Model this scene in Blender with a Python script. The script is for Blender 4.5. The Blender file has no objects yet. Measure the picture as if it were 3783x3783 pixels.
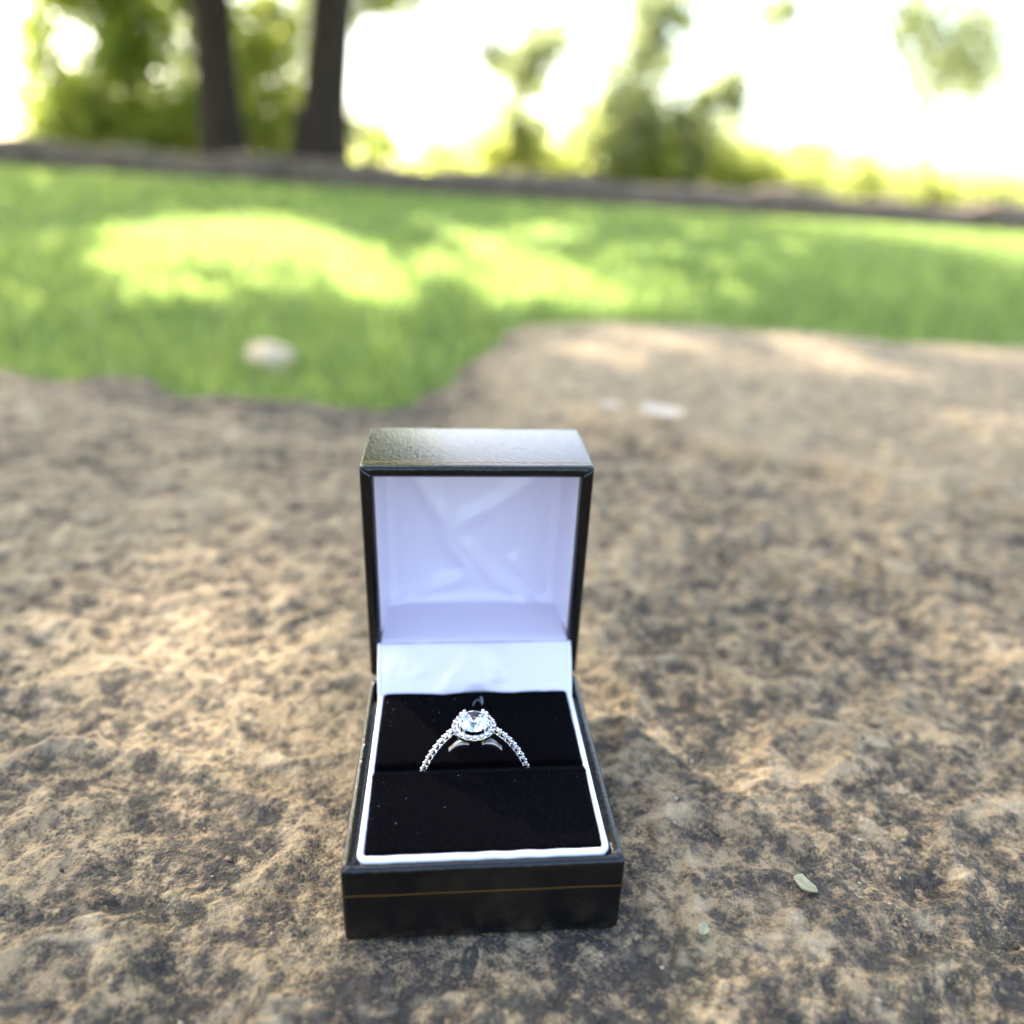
import bpy, bmesh, math, random
import numpy as np
from mathutils import Vector, Matrix
from math import sin, cos, pi, radians, atan2

random.seed(7); rng = np.random.default_rng(7)
SC = bpy.context.scene
COL = SC.collection
MM = 0.001

# ------------------------------------------------------------------ camera
CAM = np.array([-6.426, -97.375, 125.671]) * MM
PITCH, YAW, ROLL, FPX = 0.398, 0.092, 0.035, 2786.239       # focal length in pixels of a 3783 px frame
fw = np.array([sin(YAW)*cos(PITCH), cos(YAW)*cos(PITCH), -sin(PITCH)])
r0 = np.array([cos(YAW), -sin(YAW), 0.0]); u0 = np.cross(r0, fw)
rt = cos(ROLL)*r0 + sin(ROLL)*u0; up = -sin(ROLL)*r0 + cos(ROLL)*u0
cam = bpy.data.cameras.new('camera'); camo = bpy.data.objects.new('camera', cam); COL.objects.link(camo)
camo.matrix_world = Matrix(((rt[0], up[0], -fw[0], CAM[0]), (rt[1], up[1], -fw[1], CAM[1]), (rt[2], up[2], -fw[2], CAM[2]), (0, 0, 0, 1)))
cam.sensor_width = 36; cam.lens = FPX/3783*36
cam.clip_start = 0.01; cam.clip_end = 2000
cam.dof.use_dof = True; cam.dof.focus_distance = 0.150; cam.dof.aperture_fstop = 6.0; cam.dof.aperture_blades = 0
SC.camera = camo

# ------------------------------------------------------------------ world, sun, exposure
SUN_EL, SUN_AZ = radians(42), radians(-36)                   # azimuth from +Y towards +X
w = bpy.data.worlds.new('World'); SC.world = w; w.use_nodes = True
nt = w.node_tree; sk = nt.nodes.new('ShaderNodeTexSky'); sk.sky_type = 'NISHITA'; sk.sun_disc = False
sk.sun_elevation = SUN_EL; sk.sun_rotation = SUN_AZ
sk.air_density = 1.0; sk.dust_density = 3.5; sk.ozone_density = 1.0
bg = nt.nodes['Background']; bg.inputs[1].default_value = 0.15
nt.links.new(sk.outputs[0], bg.inputs[0])
SUNV = np.array([sin(SUN_AZ)*cos(SUN_EL), cos(SUN_AZ)*cos(SUN_EL), sin(SUN_EL)])
sl = bpy.data.lights.new('sun', 'SUN'); sl.energy = 5.0; sl.angle = radians(0.53); sl.color = (1.0, 0.93, 0.82)
so = bpy.data.objects.new('sun', sl); COL.objects.link(so)
so.rotation_euler = Vector(-SUNV).to_track_quat('-Z', 'Y').to_euler(); so.location = (-3, 8, 12)
SC.view_settings.view_transform = 'Standard'; SC.view_settings.look = 'None'
SC.view_settings.gamma = 1; SC.view_settings.exposure = 2.5; SC.view_settings.use_curve_mapping = False
SC.render.engine = 'CYCLES'
cy = SC.cycles
cy.use_denoising = True
cy.max_bounces = 14; cy.transmission_bounces = 12; cy.transparent_max_bounces = 12; cy.diffuse_bounces = 4; cy.glossy_bounces = 6
cy.sample_clamp_indirect = 20; cy.caustics_reflective = True; cy.caustics_refractive = True

# ------------------------------------------------------------------ helpers
def ray(x, y):                       # x, y in 1932 px units of the photograph
    s = 3783/1932
    return fw + rt*(x*s-1891.5)/FPX - up*(y*s-1891.5)/FPX
def on_z(x, y, z): d = ray(x, y); return CAM + d*(z-CAM[2])/d[2]
def on_y(x, y, Y): d = ray(x, y); return CAM + d*(Y-CAM[1])/d[1]

def tag(o, label=None, cat=None, group=None, kind=None):
    if label: o['label'] = label
    if cat: o['category'] = cat
    if group: o['group'] = group
    if kind: o['kind'] = kind
    return o
def empty(name, loc, label, cat, group=None):
    o = bpy.data.objects.new(name, None); COL.objects.link(o); o.location = loc; o.empty_display_size = 0.02
    return tag(o, label, cat, group)
def mesh_obj(name, me, mat=None, parent=None, loc=None, smooth=True):
    if mat: me.materials.append(mat)
    if smooth: me.polygons.foreach_set('use_smooth', [True]*len(me.polygons))
    o = bpy.data.objects.new(name, me); COL.objects.link(o)
    if loc is not None: o.location = loc
    if parent:
        o.parent = parent
    return o
def pyobj(name, V, F, mat=None, parent=None, loc=None, smooth=True, origin=None):
    V = np.asarray(V, float)
    if origin is not None: V = V - np.asarray(origin)
    me = bpy.data.meshes.new(name); me.from_pydata(V.tolist(), [], [list(f) for f in F]); me.validate(); me.update()
    return mesh_obj(name, me, mat, parent, loc, smooth)
def fastmesh(name, V, F4):
    """V (n,3), F4 (m,k) -> mesh, quick"""
    me = bpy.data.meshes.new(name); n, (m, k) = len(V), F4.shape
    me.vertices.add(n); me.vertices.foreach_set('co', np.asarray(V, np.float32).ravel())
    me.loops.add(m*k); me.loops.foreach_set('vertex_index', F4.astype(np.int32).ravel())
    me.polygons.add(m); me.polygons.foreach_set('loop_start', np.arange(m, dtype=np.int32)*k)
    me.update(calc_edges=True); return me
def attr(me, name, val):
    a = me.attributes.new(name, 'FLOAT', 'POINT'); a.data.foreach_set('value', np.asarray(val, np.float32))
def gridmesh(name, P):
    ny, nx = P.shape[:2]
    idx = np.arange(ny*nx).reshape(ny, nx)
    F = np.stack([idx[:-1, :-1], idx[:-1, 1:], idx[1:, 1:], idx[1:, :-1]], -1).reshape(-1, 4)
    return fastmesh(name, P.reshape(-1, 3), F)

def _hash(ix, iy, seed):
    h = (ix.astype(np.int64)*374761393 + iy.astype(np.int64)*668265263 + seed*1442695041) & 0xffffffff
    h = ((h ^ (h >> 13))*1274126177) & 0xffffffff
    h = (h ^ (h >> 16)) & 0xffffffff
    return h
def gnoise(x, y, seed=0):            # 2D gradient noise, about -1..1
    xi = np.floor(x).astype(np.int64); yi = np.floor(y).astype(np.int64); fx = x-xi; fy = y-yi
    sx = fx*fx*fx*(fx*(fx*6-15)+10); sy = fy*fy*fy*(fy*(fy*6-15)+10)
    def g(dx, dy):
        a = _hash(xi+dx, yi+dy, seed)/4294967295.0*2*pi
        return np.cos(a)*(fx-dx) + np.sin(a)*(fy-dy)
    a = g(0, 0)*(1-sx) + g(1, 0)*sx; b = g(0, 1)*(1-sx) + g(1, 1)*sx
    return (a*(1-sy) + b*sy)*1.5
def fbm(x, y, oct=4, seed=0, gain=.5):
    s = 0; a = 1; t = 0
    for i in range(oct):
        s = s + a*gnoise(x*2**i, y*2**i, seed+i*17); t += a; a *= gain
    return s/t

# node material helpers
def material(name):
    m = bpy.data.materials.new(name); m.use_nodes = True
    b = m.node_tree.nodes['Principled BSDF']; return m, m.node_tree, b
def N(t, typ, **kw):
    n = t.nodes.new(typ)
    for k, v in kw.items():
        if k.startswith('_'): setattr(n, k[1:], v)
        else: n.inputs[k.replace('__', ' ')].default_value = v
    return n
def ramp(t, src, stops):
    r = t.nodes.new('ShaderNodeValToRGB'); e = r.color_ramp.elements
    while len(e) < len(stops): e.new(0.5)
    for i, (p, c) in enumerate(stops): e[i].position = p; e[i].color = (*c, 1)
    t.links.new(src, r.inputs[0]); return r.outputs[0]
def bump(t, b, h, strength, dist):
    n = t.nodes.new('ShaderNodeBump'); n.inputs['Strength'].default_value = strength; n.inputs['Distance'].default_value = dist
    t.links.new(h, n.inputs['Height']); t.links.new(n.outputs[0], b.inputs['Normal'])
def coord(t): return t.nodes.new('ShaderNodeTexCoord').outputs['Object']
def noise(t, vec, scale, detail=4, rough=.55):
    n = t.nodes.new('ShaderNodeTexNoise'); n.inputs['Scale'].default_value = scale; n.inputs['Detail'].default_value = detail
    n.inputs['Roughness'].default_value = rough; t.links.new(vec, n.inputs['Vector']); return n.outputs['Fac']
def mixc(t, fac, a, b, mode='MIX'):
    n = t.nodes.new('ShaderNodeMix'); n.data_type = 'RGBA'; n.blend_type = mode
    for s, v in ((n.inputs[0], fac), (n.inputs[6], a), (n.inputs[7], b)):
        if isinstance(v, (int, float)): s.default_value = v
        elif isinstance(v, tuple): s.default_value = (*v, 1)
        else: t.links.new(v, s)
    return n.outputs[2]
def math_(t, op, a, b=0.0):
    n = t.nodes.new('ShaderNodeMath'); n.operation = op
    for s, v in ((n.inputs[0], a), (n.inputs[1], b)):
        if isinstance(v, (int, float)): s.default_value = v
        else: t.links.new(v, s)
    return n.outputs[0]
def attrn(t, name):
    n = t.nodes.new('ShaderNodeAttribute'); n.attribute_name = name; return n.outputs['Fac']

# ------------------------------------------------------------------ materials
def m_stone():
    m, t, b = material('weathered_limestone'); c = coord(t)
    dark = attrn(t, 'lichen_shading'); pale = attrn(t, 'pale')
    n1 = noise(t, c, 70, 5, .6); n2 = noise(t, c, 420, 4, .65); n3 = noise(t, c, 1500, 3, .6)
    base = ramp(t, n1, [(.28, (.24, .168, .094)), (.5, (.38, .270, .145)), (.7, (.54, .39, .215))])
    base = mixc(t, ramp(t, n3, [(.35, (0, 0, 0)), (.7, (.5, .5, .5))]), base, (.46, .345, .22))
    gd = ramp(t, n2, [(.3, (.018, .0155, .0135)), (.55, (.058, .049, .039)), (.75, (.15, .12, .085))])
    n4 = noise(t, c, 190, 4, .6)
    s = math_(t, 'ADD', dark, math_(t, 'MULTIPLY', math_(t, 'SUBTRACT', n2, .5), 1.9))
    s = math_(t, 'ADD', s, math_(t, 'MULTIPLY', math_(t, 'SUBTRACT', n4, .5), 1.6))
    s = math_(t, 'ADD', s, math_(t, 'MULTIPLY', math_(t, 'SUBTRACT', n3, .5), 1.1))
    f = ramp(t, s, [(.22, (0, 0, 0)), (.5, (.55, .55, .55)), (.80, (1, 1, 1))])
    col = mixc(t, f, base, gd)
    moss = ramp(t, noise(t, c, 38, 3, .5), [(.55, (0, 0, 0)), (.8, (.22, .22, .22))])
    col = mixc(t, moss, col, (.16, .155, .07))
    col = mixc(t, math_(t, 'MULTIPLY', pale, ramp(t, n3, [(.25, (.2, .2, .2)), (.6, (1, 1, 1))])), col, (.60, .46, .28))
    t.links.new(col, b.inputs['Base Color']); b.inputs['Roughness'].default_value = .85
    b.inputs['Specular IOR Level'].default_value = .3
    h = math_(t, 'ADD', math_(t, 'MULTIPLY', n2, 1.0), math_(t, 'MULTIPLY', n3, .5))
    bump(t, b, h, 1.0, .0019)
    return m
def m_leather():
    m, t, b = material('black_grained_leatherette'); c = coord(t)
    v = N(t, 'ShaderNodeTexVoronoi', Scale=1700.0); v.feature = 'F1'
    wv = t.nodes.new('ShaderNodeVectorMath'); wv.operation = 'MULTIPLY_ADD'
    nz = t.nodes.new('ShaderNodeTexNoise'); nz.inputs['Scale'].default_value = 900; t.links.new(c, nz.inputs['Vector'])
    t.links.new(nz.outputs['Color'], wv.inputs[0]); wv.inputs[1].default_value = (.0006, .0006, .0006); t.links.new(c, wv.inputs[2])
    t.links.new(wv.outputs[0], v.inputs['Vector'])
    h = math_(t, 'ADD', v.outputs['Distance'], math_(t, 'MULTIPLY', noise(t, c, 900, 3), .9))
    b.inputs['Base Color'].default_value = (.0014, .0015, .002, 1); b.inputs['Roughness'].default_value = .20
    b.inputs['Specular IOR Level'].default_value = .28
    bump(t, b, h, .45, .00018)
    b.inputs['Coat Weight'].default_value = .5; b.inputs['Coat Roughness'].default_value = .16
    return m
def m_satin():
    m, t, b = material('white_satin_lining'); c = coord(t)
    b.inputs['Base Color'].default_value = (.78, .71, .80, 1); b.inputs['Roughness'].default_value = .30
    b.inputs['Anisotropic'].default_value = .4
    b.inputs['Sheen Weight'].default_value = .2; b.inputs['Sheen Roughness'].default_value = .4
    b.inputs['Specular IOR Level'].default_value = .8
    mp = t.nodes.new('ShaderNodeMapping'); mp.inputs['Scale'].default_value = (1, 1, 5); t.links.new(c, mp.inputs[0])
    h = noise(t, mp.outputs[0], 900, 3)
    bump(t, b, h, .25, .00010)
    return m
def m_velvet():
    m, t, b = material('black_velvet'); c = coord(t)
    b.inputs['Base Color'].default_value = (.0018, .0014, .0020, 1); b.inputs['Roughness'].default_value = 1
    b.inputs['Specular IOR Level'].default_value = .03
    b.inputs['Sheen Weight'].default_value = .012; b.inputs['Sheen Roughness'].default_value = .5; b.inputs['Sheen Tint'].default_value = (.4, .4, .6, 1)
    bump(t, b, noise(t, c, 3500, 2), .6, .0002)
    return m
def m_simple(name, col, rough=.5, metal=0, spec=.5, nscale=None, var=.3, trans=None):
    m, t, b = material(name)
    b.inputs['Base Color'].default_value = (*col, 1); b.inputs['Roughness'].default_value = rough
    b.inputs['Metallic'].default_value = metal; b.inputs['Specular IOR Level'].default_value = spec
    if nscale:
        n = noise(t, coord(t), nscale, 4, .6)
        cc = ramp(t, n, [(.3, tuple(x*(1-var) for x in col)), (.7, tuple(min(1, x*(1+var)) for x in col))])
        t.links.new(cc, b.inputs['Base Color'])
        bump(t, b, n, .5, .02/nscale if nscale > 50 else .02)
    return m
def m_glass(name, ior):
    m, t, b = material(name)
    b.inputs['Base Color'].default_value = (1, 1, 1, 1); b.inputs['Roughness'].default_value = 0.0
    b.inputs['IOR'].default_value = ior; b.inputs['Transmission Weight'].default_value = 1
    return m
def m_leaf(name, col, tcol, var=.35):
    m, t, b = material(name); out = [n for n in t.nodes if n.type == 'OUTPUT_MATERIAL'][0]
    a = attrn(t, 'hue')
    cc = ramp(t, a, [(0, tuple(x*(1-var) for x in col)), (1, (col[0]*(1+var)*1.15, col[1]*(1+var), col[2]))])
    tc = ramp(t, a, [(0, tuple(x*(1-var) for x in tcol)), (1, (tcol[0]*(1+var)*1.15, tcol[1]*(1+var), tcol[2]))])
    t.links.new(cc, b.inputs['Base Color']); b.inputs['Roughness'].default_value = .5; b.inputs['Specular IOR Level'].default_value = .35
    tr = t.nodes.new('ShaderNodeBsdfTranslucent'); t.links.new(tc, tr.inputs['Color'])
    mx = t.nodes.new('ShaderNodeMixShader'); mx.inputs[0].default_value = .6
    t.links.new(b.outputs[0], mx.inputs[1]); t.links.new(tr.outputs[0], mx.inputs[2]); t.links.new(mx.outputs[0], out.inputs[0])
    return m
def m_lawn():
    m, t, b = material('lawn_turf'); c = coord(t)
    n1 = noise(t, c, 2.2, 5, .6); n2 = noise(t, c, 25, 4, .7)
    g = ramp(t, n1, [(.3, (.135, .23, .085)), (.5, (.185, .27, .115)), (.7, (.25, .29, .16))])
    g = mixc(t, ramp(t, n2, [(.4, (0, 0, 0)), (.8, (.6, .6, .6))]), g, (.30, .30, .20))
    dry = attrn(t, 'dry')
    d = ramp(t, n2, [(.3, (.30, .25, .12)), (.7, (.46, .40, .22))])
    col = mixc(t, dry, g, d)
    t.links.new(col, b.inputs['Base Color']); b.inputs['Roughness'].default_value = 1; b.inputs['Specular IOR Level'].default_value = .0
    bump(t, b, n2, .8, .03)
    return m
M = dict(stone=m_stone(), leather=m_leather(), satin=m_satin(), velvet=m_velvet(), lawn=m_lawn(),
    gold=m_simple('gold_foil', (.50, .30, .06), .45, .6),
    board=m_simple('raw_board_edge', (.10, .08, .07), .9),
    white_cord=m_simple('white_piping_cord', (.86, .86, .90), .45),
    silver=m_simple('polished_white_gold', (.90, .885, .87), .10, 1.0),
    brushed=m_simple('satin_white_gold', (.36, .33, .30), .35, 1.0),
    diamond=m_glass('diamond', 2.2), melee=m_glass('small_diamond', 2.0),
    fibre=m_simple('pale_lint', (.45, .5, .6), .7), pile=m_simple('velvet_pile', (.003, .0025, .0035), .6, 0, .3),
    bark=m_simple('rough_bark', (.040, .028, .021), .95, 0, .2, 9, .4),
    timber=m_simple('weathered_timber', (.17, .122, .095), .9, 0, .2, 6, .3),
    pebble=m_simple('pale_pebble', (.74, .54, .34), .9, 0, .3, 20, .1),
    flake=m_simple('dry_leaf_flake', (.30, .28, .17), .8, 0, .3, 600, .3),
    dead=m_simple('dead_leaf', (.34, .20, .085), .8, 0, .3, 30, .4),
    chip=m_simple('white_stone_chip', (.50, .42, .32), .9, 0, .3, 200, .15),
    leaf=m_leaf('broad_leaf', (.13, .18, .06), (.52, .66, .20)),
    leaf_yellow=m_leaf('yellowing_leaf', (.18, .22, .08), (.66, .78, .28)),
    leaf_blue=m_leaf('cool_green_leaf', (.13, .16, .10), (.42, .52, .30)),
    grass=m_leaf('grass_blade', (.145, .235, .08), (.33, .46, .15)),
)

# ------------------------------------------------------------------ the stone slab the box stands on
def smooth(x, a, b):
    t = np.clip((x-a)/(b-a), 0, 1); return t*t*(3-2*t)
OUT = [(-1.15, .32), (-.75, .52), (-.42, .505), (-.21, .485), (-.15, .44), (-.11, .42), (-.06, .405), (-.03, .47), (0, .585), (.04, .70), (.14, .755),
       (.26, .74), (.42, .68), (.8, .60), (1.2, .35), (1.15, -.55), (.3, -.75), (-.9, -.65)]
def sdist(x, y, poly):               # signed distance, + inside
    P = np.array(poly); Q = np.roll(P, -1, 0); d = np.full(x.shape, 1e9); ins = np.zeros(x.shape, bool)
    for (ax, ay), (bx, by) in zip(P, Q):
        ex, ey = bx-ax, by-ay; t = np.clip(((x-ax)*ex+(y-ay)*ey)/(ex*ex+ey*ey), 0, 1)
        d = np.minimum(d, np.hypot(x-ax-t*ex, y-ay-t*ey))
        ins ^= ((ay > y) != (by > y)) & (x < (bx-ax)*(y-ay)/(by-ay+1e-12)+ax)
    return np.where(ins, d, -d)
def stone_height(x, y):
    X, Y = x*1000, y*1000            # mm
    wx = X + 6*gnoise(X/30, Y/30, 91); wy = Y + 6*gnoise(X/30+9, Y/30, 92)
    h = 2.2*gnoise(wx/95, wy/80, 1)
    rg = 1-np.abs(gnoise(wx/40, wy/26, 2)); h = h + 2.6*(rg**3-.35)
    rg2 = 1-np.abs(gnoise(wx/15, wy/11, 3)); far = .55+.45*smooth(Y, 20, 160)
    h = h + far*1.3*(rg2**2-.4)
    h = h + far*1.0*gnoise(wx/6.5, wy/5.2, 4)
    pit = gnoise(wx/22, wy/16, 8); h = h - .9*smooth(pit, .38, .62)
    near = 1-smooth(np.hypot(X, Y-20), 230, 420)
    h = h + near*(  .46*gnoise(wx/2.7, wy/2.5, 5) + .24*gnoise(X/1.2, Y/1.2, 6) + .10*gnoise(X/.62, Y/.62, 7))
    # a broken ledge running from behind the box to the right
    ly = 335 - (X-70)*.74 + 9*gnoise(X/28, X*0, 12)
    dd = (Y-ly)*.8
    onl = smooth(X, 20, 90)
    h = h + onl*(3.5*smooth(dd, -3, 2.0) + 3.0*np.exp(-((dd-7)/9)**2) - 1.5)
    h = h + 5*smooth(Y, 250, 700)
    return h*1.3*MM
def build_stone():
    ny, nx = 860, 1000
    a = np.linspace(0, 1, ny)
    ang0, ang1 = math.atan2(CAM[2], -0.115-CAM[1]+.0), 0.12
    # rows: fine rows follow the angle seen from above the near edge, plus a few coarse rows behind it
    th = np.linspace(radians(86), 0.118, ny-60); yr = CAM[1] + CAM[2]/np.tan(th)
    yb = np.linspace(-.85, yr[0], 61)[:-1]
    Y1 = np.concatenate([yb, yr])
    s = np.linspace(-1, 1, nx)
    Yg = np.repeat(Y1[:, None], nx, 1); S = np.repeat(s[None], ny, 0)
    half = np.clip(1.12*np.maximum(Yg-CAM[1], .0)+.14, .14, 1.15); e = .88
    core = np.clip(np.abs(S)/e, 0, 1)*half; ex = np.clip((np.abs(S)-e)/(1-e), 0, 1)**1.6*(1.27-half)
    X = np.sign(S)*(core+ex)
    X = X + 0.0
    h = stone_height(X, Yg)
    # level seat below the box
    bx = np.maximum(np.abs(X)-.0245, 0); by = np.maximum(np.abs(Yg-.0275)-.0275, 0); db = np.hypot(bx, by)
    m = np.exp(-(db/.010)**2)
    h0 = h*(1-m) + np.minimum(h*.25-.0004, -.00015)*m
    h = np.where(db < .012, np.minimum(h0, .0015*smooth(db, 0, .006)-.0001), h0)
    # clear the view of the camera itself
    sd = sdist(X + .02*gnoise(X/.09, Yg/.09, 31), Yg + .02*gnoise(X/.07, Yg/.07, 32), OUT)
    drop = smooth(sd, .03, -.03)
    h = h - .34*drop - .010*smooth(sd, .12, 0.0)
    P = np.stack([X, Yg, h], -1)
    me = gridmesh('stone_slab', P)
    Xm, Ym = X*1000, Yg*1000
    L = .38 - .09*smooth(Ym, 20, 90)*smooth(Xm, -20, 30) +  .17*smooth(40-Ym, 0, 90) +  .30*fbm(Xm/34, Ym/24, 4, 50) + .30*fbm(Xm/9, Ym/7, 3, 60) - .15*np.clip((h*1000)/2, -1.8, 1.8) + .06  # lichen noise, darker in hollows, plus shade painted over the front stone
    L = L + .16*np.exp(-(((Xm-55)/70)**2+((Ym-5)/60)**2)) - .05*smooth(Ym, 60, 250)  # dark patch paints the box's shadow on the stone to its front right
    L = L - .20*np.exp(-(((Xm+45)/26)**2+((Ym-60)/50)**2))  # sunlight beside the box's left wall, painted as a lighter patch
    attr(me, 'lichen_shading', L.ravel())
    pale = smooth(fbm(Xm/13, Ym/7.5, 3, 70)+.06*np.clip(h*1000-1, -3, 3), .20, .56)*.75
    ly = 335 - (Xm-70)*.74 + 9*gnoise(Xm/28, Xm*0, 12); dd = (Ym-ly)*.8
    pale = np.maximum(pale, .55*np.exp(-((dd-5)/4)**2)*smooth(Xm, 60, 90)*smooth(gnoise(Xm/25, Xm*0+3, 77), -.1, .3))
    attr(me, 'pale', np.clip(pale, 0, 1).ravel())
    o = mesh_obj('stone_slab', me, M['stone'])
    tag(o, 'rough tan and grey weathered stone slab that the ring box stands on', 'stone')
build_stone()

# ------------------------------------------------------------------ lawn and far ground
def lawn_z(x, y):
    x = np.asarray(x, float); y = np.asarray(y, float)
    t = smooth(y, 1.5, 8.5)
    return -.25 + t*(.318 - .0294*np.clip(x, -9, 9)) + .012*gnoise(x*1.3, y*1.3, 41)*(1-0*t)
def on_lawn(px, py):
    d = ray(px, py); t = 0.3
    for i in range(4000):
        p = CAM + d*t
        if p[2] <= float(lawn_z(p[0], p[1])): return p
        t *= 1.004
    return p
def border_y(x): return 8.95 - .035*(x+2.8) - .012*(x+1)**2*0   # far edge of the lawn
def build_lawn():
    yy = np.concatenate([np.linspace(-6, 0, 12)[:-1], np.linspace(0, 14, 240), 14*np.exp(np.linspace(.05, math.log(900/14), 50))])
    xx = np.linspace(-1, 1, 200); Yg = np.repeat(yy[:, None], 200, 1)
    X = xx[None]*(9+1.1*np.abs(Yg)*(Yg > 0))
    Z = lawn_z(X, Yg)
    me = gridmesh('lawn', np.stack([X, Yg, Z], -1))
    attr(me, 'dry', smooth(Yg, border_y(X)-.05, border_y(X)+.25).ravel())
    tag(mesh_obj('lawn', me, M['lawn']), kind='structure', label='green lawn running back to the trees')
build_lawn()
def build_grass():
    n = 80000
    y = .36 + 8.5*rng.random(n)**1.5; x = (rng.random(n)*2-1)*(.5+y*.95)
    ok = sdist(x, y, OUT) < .005
    x, y = x[ok], y[ok]; n = len(x)
    z = lawn_z(x, y); sdn = sdist(x, y, OUT); hgt = (.022+.03*rng.random(n))*(1+.25*np.minimum(y, 2.5))*np.where(y > 4, .6, 1)*(1+1.6*np.exp(-(sdn/.05)**2)); wd = .0016*(1+1.1*y)
    a = rng.random(n)*2*pi; lean = (rng.random((n, 2))-.5)*.9*hgt[:, None]
    dx, dy = np.cos(a)*wd, np.sin(a)*wd
    V = np.empty((n, 4, 3))
    V[:, 0] = np.stack([x-dx, y-dy, z-.004], -1); V[:, 1] = np.stack([x+dx, y+dy, z-.004], -1)
    V[:, 2] = np.stack([x+lean[:, 0]*.5+dx*.7, y+lean[:, 1]*.5+dy*.7, z+hgt*.65], -1)
    V[:, 3] = np.stack([x+lean[:, 0], y+lean[:, 1], z+hgt], -1)
    me = fastmesh('grass_blades', V.reshape(-1, 3), np.arange(n*4).reshape(n, 4))
    attr(me, 'hue', np.repeat(rng.random(n), 4))
    tag(mesh_obj('grass', me, M['grass'], smooth=False), 'short green grass blades growing on the lawn behind the stone', 'grass', kind='stuff')
build_grass()

# ------------------------------------------------------------------ small things lying about
def lump(name, loc, rad, mat, squash=(1, 1, .7), seed=1, parent=None):
    bm = bmesh.new(); bmesh.ops.create_icosphere(bm, subdivisions=3, radius=1)
    for v in bm.verts:
        c = v.co; k = 1+.22*math.sin(3.1*c.x+seed)*math.cos(2.7*c.y+seed*2)+.1*math.sin(5*c.z+seed)
        v.co = Vector((c.x*k*squash[0], c.y*k*squash[1], c.z*k*squash[2]))*rad
    me = bpy.data.meshes.new(name); bm.to_mesh(me); bm.free()
    return mesh_obj(name, me, mat, parent, loc)
p = on_lawn(512, 704)
tag(lump('pebble', p+np.array([0, 0, .03]), .045, M['pebble'], squash=(1, 1, .95)), 'pale round pebble lying on the grass just behind the stone slab', 'pebble')
def flake(name, x, y, size, rot, mat, label, tilt=.15, dz=.0016, seed=0):
    rr = random.Random(seed); n = 9; V = []; th = size*.07
    pts = [(cos(i*2*pi/n)*size*(.5+.22*rr.random()), sin(i*2*pi/n)*size*(.33+.2*rr.random())) for i in range(n)]
    for s_ in (0, 1):
        for (a, b) in pts: V.append((a, b, th*s_ + .25*a*a/size+ .3*b*b/size))
        V.append((0, 0, th*s_ + (.02*size)))
    F = [(i, (i+1) % n, (i+1) % n+n+1, i+n+1) for i in range(n)] + [((i+1) % n, i, n) for i in range(n)] + [(i+n+1, (i+1) % n+n+1, 2*n+1) for i in range(n)]
    z = float(stone_height(np.array([x]), np.array([y]))[0])+dz
    o = pyobj(name, V, F, mat, smooth=False); o.location = (x, y, z); o.rotation_euler = (tilt, tilt*.6, rot)
    return tag(o, label, 'flake' if 'flake' in name else 'stone chip')
flake('dry_flake', .0639, .0066, .0042, 1.9, M['flake'], 'pale yellowish dry flake on the dark stone beside the front of the box', seed=3)
flake('dry_flake', .0394, -.0045, .0022, .8, M['flake'], 'tiny pale flake on the stone just in front of the box corner', seed=5, dz=.001)
flake('stone_chip', .1165, .3140, .022, -.55, M['chip'], 'long whitish stone chip on the ledge behind the box', seed=8, tilt=.05, dz=.005)
flake('stone_chip', .0900, .3360, .011, -.2, M['chip'], 'small whitish stone chip on the ledge close behind the lid', seed=9, tilt=.05, dz=.005)
flake('stone_chip', -.030, .375, .016, .1, M['chip'], 'whitish stone chip near the far notch in the slab edge', seed=11, tilt=.05, dz=.005) if False else None

def build_grit():
    r_ = np.random.default_rng(21); n = 620
    y = -.06+.36*r_.random(n)**1.3; x = (r_.random(n)*2-1)*(.10+.45*(y+.08)); k = ~((np.abs(x) < .0265) & (y > -.002) & (y < .086))
    x, y = x[k], y[k]; n = len(x); z = stone_height(x, y); sz = (.00022+.0006*r_.random(n)**3)
    z = np.where((np.abs(x) < .036) & (y > -.012) & (y < .068), np.minimum(z, .0008), z)
    base = np.array([[1, 0, 0], [-1, 0, 0], [0, 1, 0], [0, -1, 0], [0, 0, 1], [0, 0, -1]], float)
    V = np.empty((n, 6, 3)); F = np.array([[0, 2, 4], [2, 1, 4], [1, 3, 4], [3, 0, 4], [2, 0, 5], [1, 2, 5], [3, 1, 5], [0, 3, 5]])
    for i in range(n):
        q = base*(.6+.8*r_.random((6, 1)))+.25*r_.normal(size=(6, 3)); q[:, 2] *= .7
        if i % 9 == 0: q[:, 0] *= 4.5; q[:, 1:] *= .35
        a = r_.random()*2*pi; q = q @ np.array([[cos(a), sin(a), 0], [-sin(a), cos(a), 0], [0, 0, 1]])
        V[i] = q*sz[i] + [x[i], y[i], z[i]+sz[i]*.3]
    me = fastmesh('grit', V.reshape(-1, 3), (np.arange(n)[:, None, None]*6+F[None]).reshape(-1, 3)); attr(me, 'hue', np.repeat(r_.random(n), 6))
    m, t, b = material('grit_grains'); c_ = ramp(t, attrn(t, 'hue'), [(0, (.05, .035, .025)), (.5, (.25, .18, .11)), (1, (.48, .40, .28))])
    t.links.new(c_, b.inputs['Base Color']); b.inputs['Roughness'].default_value = .9
    tag(mesh_obj('grit', me, m, smooth=False), 'fine loose grit and plant crumbs lying on the stone around the box', 'grit', kind='stuff')
build_grit()
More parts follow.
